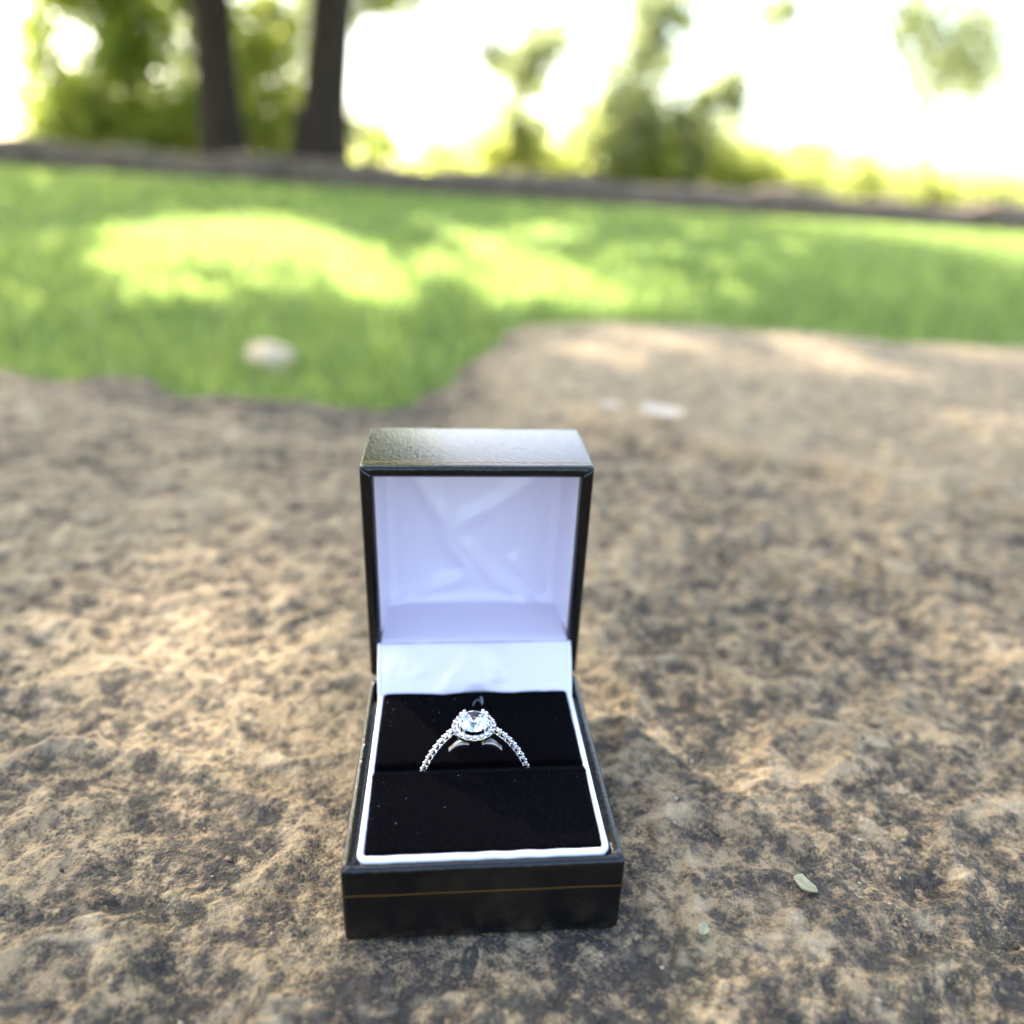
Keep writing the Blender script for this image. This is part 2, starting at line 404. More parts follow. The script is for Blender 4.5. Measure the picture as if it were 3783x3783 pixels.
def build_fallen():
    n = 420; y = .42+6*rng.random(n)**1.6; x = (rng.random(n)*2-1)*(.4+y*.8); d = sdist(x, y, OUT)
    ok = (d < -.01); x, y = x[ok], y[ok]
    k = 60; t = rng.random(k); ex = np.interp(t, np.linspace(0, 1, 8), [-.6, -.3, -.15, -.06, 0, .08, .3, .7]); ey = np.interp(ex, [-1.1, -.42, -.15, -.06, -.03, .04, .14, .42, .8], [.50, .51, .45, .41, .48, .71, .765, .69, .61])
    x = np.concatenate([x, ex+rng.normal(size=k)*.02]); y = np.concatenate([y, ey+.02+rng.normal(size=k)*.02]); n = len(x)
    C = np.stack([x, y, lawn_z(x, y)+.012+.02*rng.random(n)], -1); s_ = (.018+.03*rng.random(n))[:, None]
    a = rng.random(n)*2*pi; A = np.stack([np.cos(a), np.sin(a), .3*rng.normal(size=n)], -1); B = np.stack([-np.sin(a), np.cos(a), .3*rng.normal(size=n)], -1)
    V = np.stack([C-A*s_*.5, C+B*s_*.3, C+A*s_*.5, C-B*s_*.3], 1)
    me = fastmesh('fallen_leaves', V.reshape(-1, 3), np.arange(4*n).reshape(n, 4))
    tag(mesh_obj('fallen_leaves', me, M['dead'], smooth=False), 'small dry brown leaves scattered over the lawn and along the stone edge', 'leaves', kind='stuff')
build_fallen()

# ------------------------------------------------------------------ ring box
BOX = empty('ring_box', (0, 0, 0), 'open black leatherette ring box with white satin lining standing on the stone', 'ring box')
W2, HB = 25.0, 17.8
Y0, YR = -.3, 56.0
BE, LL, DL = -.064, 54.8, 24.0
YL = 56.5
def side_params(lo, hi):
    near = np.array([0, .1, .22, .36, .55, .8, 1.2, 1.8, 2.6]); L = hi-lo
    mid = np.linspace(near[-1], L-near[-1], 26)[1:-1]
    return np.concatenate([near, mid, L-near[::-1]])
def rect_sweep(prof, groove_idx=(), groove=.35, close_last=False, cap_first=False, rr=.7, seed=0, skip=()):
    """prof: list of ((x0,x1,y0,y1), z): rings of a rectangle from outside to inside. Corner rounding rr, mitre grooves on chosen rings."""
    rings = []
    b0 = prof[0][0]; L = [b0[1]-b0[0], b0[3]-b0[2], b0[1]-b0[0], b0[3]-b0[2]]
    sp = [side_params(0, l)[:-1]/l for l in L]
    for k, (b, z) in enumerate(prof):
        C = [(b[0], b[2]), (b[1], b[2]), (b[1], b[3]), (b[0], b[3])]; ring = []
        cx, cy_ = (b[0]+b[1])/2, (b[2]+b[3])/2
        for s_ in range(4):
            A = np.array(C[s_]); B = np.array(C[(s_+1) % 4]); l = np.linalg.norm(B-A); dirn = (B-A)/l; nrm = np.array([-dirn[1], dirn[0]])
            for t in sp[s_]:
                p_ = A+(B-A)*t; d0 = t*l; d1 = (1-t)*l; d = min(d0, d1)
                off = rr-math.sqrt(max(rr*rr-max(rr-d, 0)**2, 0)) if d < rr else 0
                p_ = p_+nrm*off*.8
                if d == 0: p_ = A + (np.array([cx, cy_])-A)/np.linalg.norm(np.array([cx, cy_])-A)*rr*.41
                zz = z
                if k in groove_idx and s_*10+0 not in skip: zz = z - groove*math.exp(-(d/.22)**2) + .10*math.exp(-((d-.7)/.4)**2)
                wob = .05*math.sin(p_[0]*.31+seed+k*.2)*math.cos(p_[1]*.27+seed)
                ring.append((p_[0], p_[1]+0, zz+wob*(1 if 0 < k < len(prof)-1 else .3)))
        rings.append(ring)
    n = len(rings[0]); V = [v for r_ in rings for v in r_]; F = []
    for k in range(len(rings)-1):
        for i in range(n):
            j = (i+1) % n
            F.append((k*n+i, k*n+j, (k+1)*n+j, (k+1)*n+i))
    if close_last: F.append(tuple(range((len(rings)-1)*n, len(rings)*n)))
    if cap_first: F.append(tuple(range(n))[::-1])
    return np.array(V), F
def ins(i, z, yf=None, yb=None, xo=None):   # inset rectangle of the base
    return ((-W2+i, W2-i, Y0+i, YR-i), z)
bot = 1.2
prof = [((-W2+1.2, W2-1.2, Y0+1.0, YR-1.2), .0), ((-W2+.45, W2-.45, Y0+.4, YR-.45), .35), ((-W2+.1, W2-.1, Y0+.1, YR-.1), 1.2),
        ins(0, 3), ins(0, 9), ins(0, 15.5), ins(0, 16.9), ins(.12, 17.35), ins(.40, 17.65), ins(.85, 17.80), ins(1.1, 17.80),
        ((-W2+1.9, W2-1.9, Y0+1.25, YR-1.9), 17.7), ((-W2+2.5, W2-2.5, Y0+1.4, YR-2.4), 17.35), ((-W2+2.7, W2-2.7, Y0+1.5, YR-2.6), 16.6),
        ((-W2+2.8, W2-2.8, Y0+1.6, YR-2.8), 14.0)]
V, F = rect_sweep(prof, groove_idx=(7, 8, 9, 10, 11, 12), close_last=True, cap_first=True, seed=1)
pyobj('base', V*MM, F, M['leather'], BOX)
# gold lines
def strip(name, path, wid_dir, wd, out_dir, parent, mat):
    V = []; F = []
    for i, p_ in enumerate(path):
        p_ = np.array(p_, float); wob = .03*math.sin(i*1.3)
        a = p_+np.array(wid_dir)*(wd/2+wob*.3) ; b = p_-np.array(wid_dir)*(wd/2-wob*.3)
        for q_ in (a, b): V.append(q_+np.array(out_dir)*.035); V.append(q_-np.array(out_dir)*.03)
    for i in range(len(path)-1):
        a = i*4; b = a+4
        F += [(a, b, b+2, a+2), (a+1, a, b, b+1), (a+2, b+2, b+3, a+3)]
    return pyobj(name, np.array(V)*MM, F, mat, parent)
zg = 11.7
strip('gold_line', [(x, Y0, zg+.04*math.sin(x*.5)) for x in np.linspace(-W2+.5, W2-.5, 24)], (0, 0, 1), .17, (0, -1, 0), BOX, M['gold'])
for sx in (-1, 1):
    strip('gold_line', [(sx*W2, y, zg) for y in np.linspace(Y0+.5, YR-.5, 12)], (0, 0, 1), .22, (sx, 0, 0), BOX, M['gold'])
# white piping
def tube(name, path, rad, mat, parent, closed=False, seg=8, origin=None):
    P = np.array(path, float); n = len(P); V = []; F = []
    rad = np.broadcast_to(rad, (n,))
    prevn = np.array([0, 0, 1.0])
    for i in range(n):
        if closed: tg = P[(i+1) % n]-P[i-1]
        else: tg = P[min(i+1, n-1)]-P[max(i-1, 0)]
        tg = tg/np.linalg.norm(tg); a = prevn-tg*np.dot(prevn, tg)
        if np.linalg.norm(a) < 1e-3: a = np.cross(tg, [1, 0, 0.3])
        a /= np.linalg.norm(a); b = np.cross(tg, a); prevn = a
        for k in range(seg):
            th = 2*pi*k/seg; V.append(P[i]+rad[i]*(a*cos(th)+b*sin(th)))
    m_ = n if closed else n-1
    for i in range(m_):
        for k in range(seg):
            F.append((i*seg+k, i*seg+(k+1) % seg, ((i+1) % n)*seg+(k+1) % seg, ((i+1) % n)*seg+k))
    if not closed: F.append(tuple(range(seg))[::-1]); F.append(tuple(range((n-1)*seg, n*seg)))
    return pyobj(name, np.array(V)*MM, F, mat, parent)
px, pf, pb = 21.75, 1.55, 48.2
path = []
def arc_pts(cx, cy_, r_, a0, a1, z, n=7): return [(cx+r_*cos(a), cy_+r_*sin(a), z) for a in np.linspace(a0, a1, n)]
path = [(-px+.25, pb, 18.2)] + [(-px, y, 18.1+.06*sin(y*.8)) for y in np.linspace(pb-1, pf+1.6, 40)] + arc_pts(-px+1.3, pf+1.3, 1.3, pi, 1.5*pi, 18.1) + \
       [(x, pf+.05*sin(x*1.1), 18.1+.05*sin(x*.9+1)) for x in np.linspace(-px+1.6, px-1.6, 40)] + arc_pts(px-1.3, pf+1.3, 1.3, 1.5*pi, 2*pi, 18.1) + \
       [(px, y, 18.1+.06*sin(y*.7)) for y in np.linspace(pf+1.6, pb-1, 40)] + [(px-.25, pb, 18.2)]
tube('piping', path, .62, M['white_cord'], BOX, seg=12)
# white wall of the insert below the piping
Vw = []; Fw = []
for i, (x, y, z) in enumerate(path):
    cxm = .3*(1 if x < 0 else -1)
    Vw += [(x*1.012, y-(.25 if abs(y-pf) < .5 else 0), z-.1), (x*1.012, y-(.25 if abs(y-pf) < .5 else 0), 14.4)]
for i in range(len(path)-1): Fw.append((2*i, 2*i+1, 2*i+3, 2*i+2))
ow = pyobj('insert_wall', np.array(Vw)*MM, Fw, M['satin'], BOX)
# velvet pads
def pad(x0, x1, y0, y1, zt, zb, edge_r, seed, slot_side):
    nx, ny = 90, 60
    X, Y = np.meshgrid(np.linspace(x0, x1, nx), np.linspace(y0, y1, ny))
    ex = np.minimum(X-x0, x1-X); e0 = Y-y0; e1 = y1-Y
    def rnd(d, r): d = np.clip(d, 0, r); return r-np.sqrt(np.maximum(r*r-(r-d)**2, 0))
    rs = 1.5
    Z = zt - rnd(ex, 1.0) - rnd(e0, rs if slot_side == 0 else .8) - rnd(e1, rs if slot_side == 1 else .8)
    Z += .12*gnoise(X/9, Y/9, seed) + .05*gnoise(X/2.2, Y/2.2, seed+1)
    Z += (.45*np.exp(-(e1/4)**2) if slot_side == 1 else 0) - (0.3*np.exp(-(e0/5)**2) if slot_side == 0 else 0)
    P = np.stack([X, Y, Z], -1)
    # skirts
    top = P; lo = P.copy()
    rows = [np.concatenate([P[0:1]*[1, 1, 0]+[0, 0, zb]], 0), P, P[-1:]*[1, 1, 0]+[0, 0, zb]]
    G = np.concatenate(rows, 0)
    L_ = G[:, :1].copy(); L_[..., 2] = zb; R_ = G[:, -1:].copy(); R_[..., 2] = zb
    G = np.concatenate([L_, G, R_], 1)
    me = gridmesh('velvet_pad', G*MM); o = mesh_obj('velvet_pad', me, M['velvet'], BOX)
    return X, Y, Z, o
p1 = pad(-21.4, 21.4, 1.9, 22.2, 19.0, 14.0, 1, 5, 1)
p2 = pad(-21.4, 21.4, 23.3, 48.6, 18.9, 14.0, 1, 9, 0)
def pile(pd, n, seed):
    X, Y, Z, o = pd; r_ = np.random.default_rng(seed)
    i = r_.integers(0, X.shape[0]-1, n); j = r_.integers(0, X.shape[1]-1, n); fx, fy = r_.random(n), r_.random(n)
    # more of them along the slot edge
    k = n//2; i[:k] = (X.shape[0]-1-r_.integers(0, 4, k)-1) if pd is p1 else r_.integers(0, 4, k)
    def L(A): return A[i, j]*(1-fx)*(1-fy)+A[i, j+1]*fx*(1-fy)+A[i+1, j]*(1-fx)*fy+A[i+1, j+1]*fx*fy
    x, y, z = L(X), L(Y), L(Z); h = .35+.35*r_.random(n); a = r_.random(n)*2*pi; w_ = .022
    lx, ly = (r_.random(n)-.5)*.35, (r_.random(n)-.5)*.35 + (.18 if pd is p1 else -.1)
    V = np.empty((n, 3, 3)); V[:, 0] = np.stack([x-np.cos(a)*w_, y-np.sin(a)*w_, z-.05], -1); V[:, 1] = np.stack([x+np.cos(a)*w_, y+np.sin(a)*w_, z-.05], -1)
    V[:, 2] = np.stack([x+lx, y+ly, z+h], -1)
    me = fastmesh('pile', V.reshape(-1, 3)*MM, np.arange(3*n).reshape(n, 3))
    tag(mesh_obj('pile', me, M['pile'], o, smooth=False), kind='stuff')
pile(p1, 26000, 3); pile(p2, 26000, 4)

# lid: local frame (x, v up the rim, d depth back)
LID = bpy.data.objects.new('lid', None)
def lidp(x, v, d): return (x, YL + v*sin(BE) + d*cos(BE), HB + v*cos(BE) - d*sin(BE))
def lid_map(V): return np.array([lidp(*v) for v in V])
iv0, iv1, ix = 9.4, LL-2.4, 22.3
def lr(i, z): return ((-W2+i, W2-i, i, LL-i), z)
prof = [((-W2+1, W2-1, 1.0, LL-1.0), -DL), lr(.35, -DL+.12), lr(.08, -DL+.5), lr(0, -DL+1.2), lr(0, -12), lr(0, -1.2), lr(.05, -.6), lr(.22, -.22), lr(.55, -.02), lr(.9, .05),
        ((-W2+1.9, W2-1.9, 4, LL-1.7), 0), ((-W2+2.4, W2-2.4, 8.6, LL-2.15), -.15), ((-W2+2.6, W2-2.6, 9.2, LL-2.35), -.7), ((-W2+2.65, W2-2.65, 9.3, LL-2.4), -1.6)]
V, F = rect_sweep(prof, groove_idx=(7, 8, 9, 10, 11), cap_first=True, seed=4, groove=.3)
V[:, 2] *= -1
lid = pyobj('lid', lid_map(V)*MM, F, M['leather'], BOX)
# raw board edge just inside the rim
prof = [((-W2+2.62, W2-2.62, 9.25, LL-2.36), .45), ((-W2+2.85, W2-2.85, 9.5, LL-2.5), .5), ((-W2+2.85, W2-2.85, 9.5, LL-2.5), 2.0)]
V, F = rect_sweep(prof, seed=6, rr=.3); pyobj('board_edge', lid_map(V)*MM, F, M['board'], lid)
# gold line on the lid top and sides
yg = 2.6
strip('gold_line', [lidp(x, LL, yg) for x in np.linspace(-W2+.5, W2-.5, 24)], (0, 1, -.06), .2, (0, .06, 1), lid, M['gold'])
for sx in (-1, 1): strip('gold_line', [lidp(sx*W2, v, yg) for v in np.linspace(.5, LL-.5, 14)], (0, 1, 0), .2, (sx, 0, 0), lid, M['gold'])
# satin lining
xi = 22.1; vt = LL-2.55
def vb(d): return 10.0 - 3.3*(d/23.2)         # sloping floor of the lining
def sheet(name, fn, nu, nv, parent=lid, mat='satin', flip=False):
    U, Vv = np.meshgrid(np.linspace(0, 1, nu), np.linspace(0, 1, nv)); G = fn(U, Vv)
    if flip: G = G[:, ::-1]
    o = mesh_obj(name, gridmesh(name, G*MM), M[mat], parent); return o
def LP(x, v, d): return np.stack([x, YL + v*sin(BE) + d*cos(BE), HB + v*cos(BE) - d*sin(BE)], -1)
DB = 23.2
def seg_d(X, Z, a, b):
    ex, ey = b[0]-a[0], b[1]-a[1]; t = np.clip(((X-a[0])*ex+(Z-a[1])*ey)/(ex*ex+ey*ey), 0, 1)
    return np.hypot(X-a[0]-t*ex, Z-a[1]-t*ey)
CRE = [([(-19, 72), (-13.6, 60.7), (-9.7, 53.8), (-6.6, 48.9), (-6.0, 43.5), (-1.4, 35.0), (-11.5, 29.9), (-21.3, 26.1)], 2.3, 2.3),
       ([(22, 70), (13.8, 60.8), (5.8, 54.7), (-4.4, 47.1), (1.6, 38.3), (7.2, 32.1), (13.8, 27.2)], 2.3, 2.5),
       ([(10.8, 38.0), (16.7, 30.6), (21.8, 24.6)], 2.0, 1.8)]
def crs(pts, k=5):
    P = [np.array(p_, float) for p_ in pts]; P = [P[0]]+P+[P[-1]]; out = []
    for i in range(1, len(P)-2):
        for t in np.linspace(0, 1, k, endpoint=False):
            a, b, c, e = P[i-1:i+3]; out.append(tuple(.5*((2*b)+(c-a)*t+(2*a-5*b+4*c-e)*t*t+(-a+3*b-3*c+e)*t**3)))
    return out+[tuple(P[-1])]
CRE = [(crs(p_), a_, w_) for p_, a_, w_ in CRE]
def back(U, Vv):
    x = -xi + 2*xi*U; v = vb(DB) + (vt-vb(DB))*Vv
    z = HB + v*cos(BE) - DB*sin(BE)
    b = np.zeros_like(x)
    for pts, amp, wd in CRE:
        d = np.min([seg_d(x, z, pts[i], pts[i+1]) for i in range(len(pts)-1)], 0)
        b = np.maximum(b, amp*np.exp(-(np.sqrt(d*d+.45)/wd)**1.3))
    for _ in range(26): b[1:-1, 1:-1] = (b[:-2, 1:-1]+b[2:, 1:-1]+b[1:-1, :-2]+b[1:-1, 2:]+b[1:-1, 1:-1]*2)/6
    b += .30*fbm(x/5, z/16, 2, 210)*smooth(v, 9, 20)
    b += .35*fbm(x/13, z/11, 2, 200) + .7*smooth(np.abs(x), 18.3, 22)**2*2.0
    b += 1.6*np.exp(-((v-vb(DB))/1.6)**2)
    return LP(x, v, DB - b)
sheet('back_lining', back, 260, 260)
def sidef(sx):
    def f(U, Vv):
        d = .5 + (DB-.5)*U; v = vb(d) + (vt-vb(d))*Vv
        x = sx*(xi+.35 - 1.1*U**1.2 + .25*fbm(d/7, v/12, 2, 300+sx) )
        return LP(x, v, d)
    return f
sheet('side_lining', sidef(-1), 50, 90); sheet('side_lining', sidef(1), 50, 90)
sheet('top_lining', lambda U, Vv: LP(-xi+2*xi*U, vt+.02+0*U, .5+(DB-.5)*Vv), 60, 30)
def floorf(U, Vv):
    x = -xi+2*xi*U; d = -.1+(DB+.1)*Vv
    return LP(x, vb(np.maximum(d, 0)) + .3*fbm(x/10, d/9, 2, 401) - .25*np.exp(-(d/.5)**2), d)
sheet('floor_lining', floorf, 120, 60)
# hinge flap of satin
def flapf(U, Vv):
    xt, xb = 22.5, 22.15
    x = (-1+2*U)*(xb+(xt-xb)*Vv)
    a = np.array([0, 47.2, 17.9]); top = np.array(lidp(0, 9.95, -.25))
    t = Vv
    y = a[1]+(top[1]-a[1])*t; z = a[2]+(top[2]-a[2])*t
    bow = 1.1*np.sin(pi*t)
    y = y - bow*.55; z = z + bow*.4
    amp = 1.2*fbm(x/11, t*1.5+3, 3, 500)*np.sin(pi*np.clip(t, 0, 1))**.7
    dent = -1.6*np.exp(-((x-.5)/3.6)**2)*np.exp(-((t-.02)/.16)**2)
    diag = .8*np.exp(-((x+9-10*t)/2.2)**2) + .8*np.exp(-((x-9+7*t)/2.6)**2)
    nrm = amp+dent+diag*np.sin(pi*t)
    y = y - nrm*.7; z = z + nrm*.6
    z = z - .25*np.exp(-((1-t)/.04)**2)
    return np.stack([x, y, z], -1)
sheet('hinge_flap', flapf, 160, 70, parent=BOX)
# rolled white edges of the flap
for sx in (-1, 1):
    Pp = [flapf(np.array([[0.0 if sx < 0 else 1.0]]), np.array([[t]]))[0, 0]+np.array([0, 0, .05]) for t in np.linspace(0, 1, 14)]
    tube('flap_edge', Pp, .35, M['white_cord'], BOX, seg=8)

# ------------------------------------------------------------------ the ring
RX, RY = -1.0, 22.75
RING = empty('diamond_ring', (RX*MM, RY*MM, 19*MM), 'white gold halo diamond ring standing in the slot of the black velvet', 'ring')
O = np.array([RX, RY, 19.0])
def rel(P): return (np.array(P)-O)
def ringtube(name, path, rad, mat=None, seg=8): return tube(name, [rel(p_) for p_ in path], rad, mat or M['silver'], RING, seg=seg)
# shank: a flat arch of gold seen below the setting, going round below the velvet
def band_mesh(cx, cz, ri, ro, hw, a0, a1, n, name):
    V = []; F = []
    for a in np.linspace(a0, a1, n):
        c_, s_ = cos(a), sin(a)
        for (r_, y) in ((ri, -hw), (ri, hw), (ro, hw), (ro, -hw)):
            V.append(rel((cx+r_*c_, RY+y, cz+r_*s_)))
    for i in range(n-1):
        for k in range(4):
            F.append((i*4+k, i*4+(k+1) % 4, (i+1)*4+(k+1) % 4, (i+1)*4+k))
    full = abs(a1-a0) > 6.2
    if not full: F += [(3, 2, 1, 0), tuple(range((n-1)*4, n*4))]
    o = pyobj(name, np.array(V)*MM, F, M['silver'], RING, smooth=False)
    bv = o.modifiers.new('bevel', 'BEVEL'); bv.width = .00012; bv.segments = 2; bv.limit_method = 'ANGLE'
    return o
ZC = 14.9
band_mesh(RX, 15.2, 9.9, 10.9, .8, radians(15-215), radians(15), 80, 'shank')
# pave shoulders rising to the head
HX, HZ = -1.35, 29.4
def arm_pt(s, t):     # t 0 at velvet, 1 at head
    p0 = np.array([RX+s*11.1, 17.6]); p1 = np.array([RX+s*9.6, 22.6]); p2 = np.array([RX+s*7.0, 26.3]); p3 = np.array([HX+s*4.25, 28.6])
    a = p0*(1-t)**3+3*p1*t*(1-t)**2*1.0+3*p2*t*t*(1-t)+p3*t**3
    return np.array([a[0], RY, a[1]])
def gem_bm(r_, table=.56, crown=.34, pav=.86, n=8):
    """faceted round brilliant"""
    bm = bmesh.new(); pts = []
    for i in range(n): a = 2*pi*(i+.5)/n; pts.append((r_*table*cos(a), r_*table*sin(a), r_*crown))
    for i in range(n): a = 2*pi*i/n; pts.append((r_*.80*cos(a), r_*.80*sin(a), r_*crown*.58))
    for i in range(2*n): a = 2*pi*i/(2*n); pts.append((r_*cos(a), r_*sin(a), r_*.03))
    for i in range(2*n): a = 2*pi*i/(2*n); pts.append((r_*cos(a), r_*sin(a), -r_*.03))
    for i in range(n): a = 2*pi*(i+.5)/n; pts.append((r_*.42*cos(a), r_*.42*sin(a), -r_*pav*.56))
    pts.append((0, 0, -r_*pav))
    for p_ in pts: bm.verts.new(p_)
    bmesh.ops.convex_hull(bm, input=bm.verts)
    bmesh.ops.dissolve_limit(bm, angle_limit=radians(1), verts=bm.verts, edges=bm.edges)
    me = bpy.data.meshes.new('gem'); bm.to_mesh(me); bm.free(); return me
def sphere_me(name, r_, sub=2):
    bm = bmesh.new(); bmesh.ops.create_icosphere(bm, subdivisions=sub, radius=r_); me = bpy.data.meshes.new(name); bm.to_mesh(me); bm.free()
    for p_ in me.polygons: p_.use_smooth = True
    return me
melee = gem_bm(.62*MM, pav=.7); melee.materials.append(M['melee'])
bead = sphere_me('bead', .25*MM); bead.materials.append(M['silver'])
cup_bm = bmesh.new(); bmesh.ops.create_cone(cup_bm, cap_ends=True, segments=14, radius1=.34*MM, radius2=.66*MM, depth=.75*MM)
cup = bpy.data.meshes.new('cup'); cup_bm.to_mesh(cup); cup_bm.free(); cup.materials.append(M['silver'])
def place(name, me, P, nrm=None, parent=RING, scale=1):
    o = bpy.data.objects.new(name, me); COL.objects.link(o); o.parent = parent; o.location = Vector(rel(P))*MM
    if nrm is not None:
        o.rotation_mode = 'QUATERNION'; o.rotation_quaternion = Vector(nrm).to_track_quat('Z', 'Y') @ Matrix.Rotation(random.random()*3, 3, 'Z').to_quaternion()
    o.scale = (scale,)*3; return o
for s in (-1, 1):
    ts = np.linspace(0, 1, 40); Pp = [arm_pt(s, t)-np.array([0, 0, 0]) for t in ts]
    # solid arm below the stones
    V = []; F = []
    for i, p_ in enumerate(Pp):
        q0 = arm_pt(s, max(ts[i]-.02, 0)); q1 = arm_pt(s, min(ts[i]+.02, 1)); tg = q1-q0; tg /= np.linalg.norm(tg)
        nr = np.array([-tg[2], 0, tg[0]])*(-s) ; nr = nr if nr[2] > 0 else -nr
        th = 1.0
        for (a, b) in ((-.5, -.75), (.5, -.75), (.5, -1.45), (-.5, -1.45)): V.append(rel(p_+nr*b*th+np.array([0, a, 0])))
    for i in range(len(Pp)-1):
        for k in range(4): F.append((i*4+k, i*4+(k+1) % 4, (i+1)*4+(k+1) % 4, (i+1)*4+k))
    F += [(3, 2, 1, 0), tuple(range(len(V)-4, len(V)))]
    pyobj('shoulder', np.array(V)*MM, F, M['silver'], RING, smooth=False)
    # arc-length spaced stones
    dense = [arm_pt(s, t) for t in np.linspace(0, 1, 300)]; cum = np.concatenate([[0], np.cumsum([np.linalg.norm(dense[i+1]-dense[i]) for i in range(299)])])
    Lt = cum[-1]; npv = int(Lt/1.6)
    for k in range(npv+1):
        tt = np.interp((k+.35)*Lt/(npv+.7), cum, np.linspace(0, 1, 300)); p_ = arm_pt(s, tt)
        q0 = arm_pt(s, tt-.02); q1 = arm_pt(s, tt+.02); tg = (q1-q0)/np.linalg.norm(q1-q0); nr = np.array([-tg[2], 0, tg[0]]); nr = nr if nr[2] > 0 else -nr
        place('setting_cup', cup, p_-nr*.42, nr, scale=1.15); place('small_stone', melee, p_+nr*.05, nr, scale=1.08)
        for sy in (-1, 1):
            place('bead', bead, p_+tg*.8+nr*.16+np.array([0, sy*.40, 0]), scale=.95)
# halo
HA = np.array([HX, RY, HZ]); nh = 18; RH = 3.72
bm = bmesh.new()
def revolve(profile, n=48):
    V = []; F = []
    for i in range(n):
        a = 2*pi*i/n
        for (r_, z) in profile: V.append((r_*cos(a), r_*sin(a), z))
    m_ = len(profile)
    for i in range(n):
        for k in range(m_):
            F.append((i*m_+k, ((i+1) % n)*m_+k, ((i+1) % n)*m_+(k+1) % m_, i*m_+(k+1) % m_))
    return np.array(V), F
V, F = revolve([(3.15, -.1), (4.25, -.15), (4.15, -.75), (3.3, -.85)]); pyobj('halo_rim', (V+HA-O)*MM, F, M['silver'], RING, smooth=False)
V, F = revolve([(3.0, -.2), (3.15, -.9), (1.6, -3.4), (1.35, -3.4), (2.7, -.9)]); pyobj('basket', (V+HA-O)*MM, F, M['silver'], RING)
for i in range(nh):
    a = 2*pi*(i+.5)/nh; d = np.array([cos(a), sin(a), 0])
    place('setting_cup', cup, HA+d*RH+[0, 0, -.25], (cos(a)*.15, sin(a)*.15, 1)); place('small_stone', melee, HA+d*RH+[0, 0, .12], (cos(a)*.2, sin(a)*.2, 1))
    a2 = 2*pi*i/nh
    for rr_ in (3.28, 4.18): place('bead', bead, HA+np.array([cos(a2)*rr_, sin(a2)*rr_, .12]), scale=.85)
g = gem_bm(3.12*MM, crown=.36); g.materials.append(M['diamond'])
cs = place('centre_stone', g, HA+[0, 0, 1.15]); cs.rotation_euler = (0, 0, .2)
for qa in (42, 138, 222, 318):
    for da in (-9.5, 9.5):
        a = radians(qa+da); d = np.array([cos(a), sin(a), 0])
        pts = [HA+d*2.3+[0, 0, -2.0], HA+d*3.25+[0, 0, -.2], HA+d*3.32+[0, 0, .9], HA+d*3.18+[0, 0, 1.55], HA+d*2.85+[0, 0, 1.85]]
        ringtube('prong', pts, [.2, .24, .27, .3, .26])
        place('prong_tip', bead, HA+d*2.95+[0, 0, 1.8], scale=1.45)
# gallery bridge plates on each side under the head
for s in (-1, 1):
    V = []; F = []
    for i, t in enumerate(np.linspace(0, 1, 14)):
        x = RX + s*(1.3+4.0*t); z = ZC + math.sqrt(max(10.3**2-(x-RX)**2, 0)); top = z+.95*math.sin(pi*min(1, t*1.05+.02))+.1
        for y in (-.6, .6): V += [rel((x, RY+y, z-.25)), rel((x, RY+y, top))]
    for i in range(13):
        a = i*4; b = a+4; F += [(a, b, b+1, a+1), (a+2, a+3, b+3, b+2), (a+1, b+1, b+3, a+3), (a, a+2, b+2, b)]
    pyobj('gallery', np.array(V)*MM, F, M['brushed'], RING, smooth=True)

# thread of lint on the velvet behind the ring, and dust specks
tp = [(920, 345), (940, 300), (965, 278), (1005, 266), (1035, 285), (1050, 300), (1040, 262), (1024, 245), (1032, 232), (1046, 250), (1050, 290), (1036, 330)]
P3 = []
for i, (a, b) in enumerate(tp):
    q = on_z((1500+a/3.715)/3783*1932, (2520+b/3.715)/3783*1932, .0195)*1000; P3.append(q+np.array([0, 0, .4+.3*sin(i)]))
D = [];  
for i in range(len(P3)-1):
    for t in (0, .34, .67): 
        a = P3[max(i-1, 0)]; b = P3[i]; c = P3[i+1]; e = P3[min(i+2, len(P3)-1)]
        D.append(.5*((2*b)+(c-a)*t+(2*a-5*b+4*c-e)*t*t+(-a+3*b-3*c+e)*t**3))
TO = np.array(D[0]); th = tube('lint_thread', [d-TO for d in D], .036, M['fibre'], None, seg=5); th.location = Vector(TO)*MM
tag(th, 'thin curly pale thread lying on the black velvet behind the ring', 'thread')
V = []; F = []
for i in range(34):
    if random.random() < .62: x = -21+abs(random.gauss(0, 9)); 
    else: x = random.uniform(-21, 21)
    x = min(max(x, -20.5), 20.5); y = random.uniform(3, 46)
    if 20.5 < y < 25: continue
    z = 19.55 if y < 22 else 19.3
    a = random.uniform(-.8, .3); L_ = random.uniform(.1, .35); w_ = .013
    dx, dy = cos(a)*L_, sin(a)*L_; b = len(V)
    V += [(x, y-w_, z), (x+dx, y+dy-w_, z+.08), (x+dx, y+dy+w_, z+.1), (x, y+w_, z+.02)]; F.append((b, b+1, b+2, b+3))
tag(pyobj('lint', np.array(V)*MM, F, M['fibre'], smooth=False), 'tiny pale lint specks scattered over the black velvet pads', 'lint', kind='stuff')

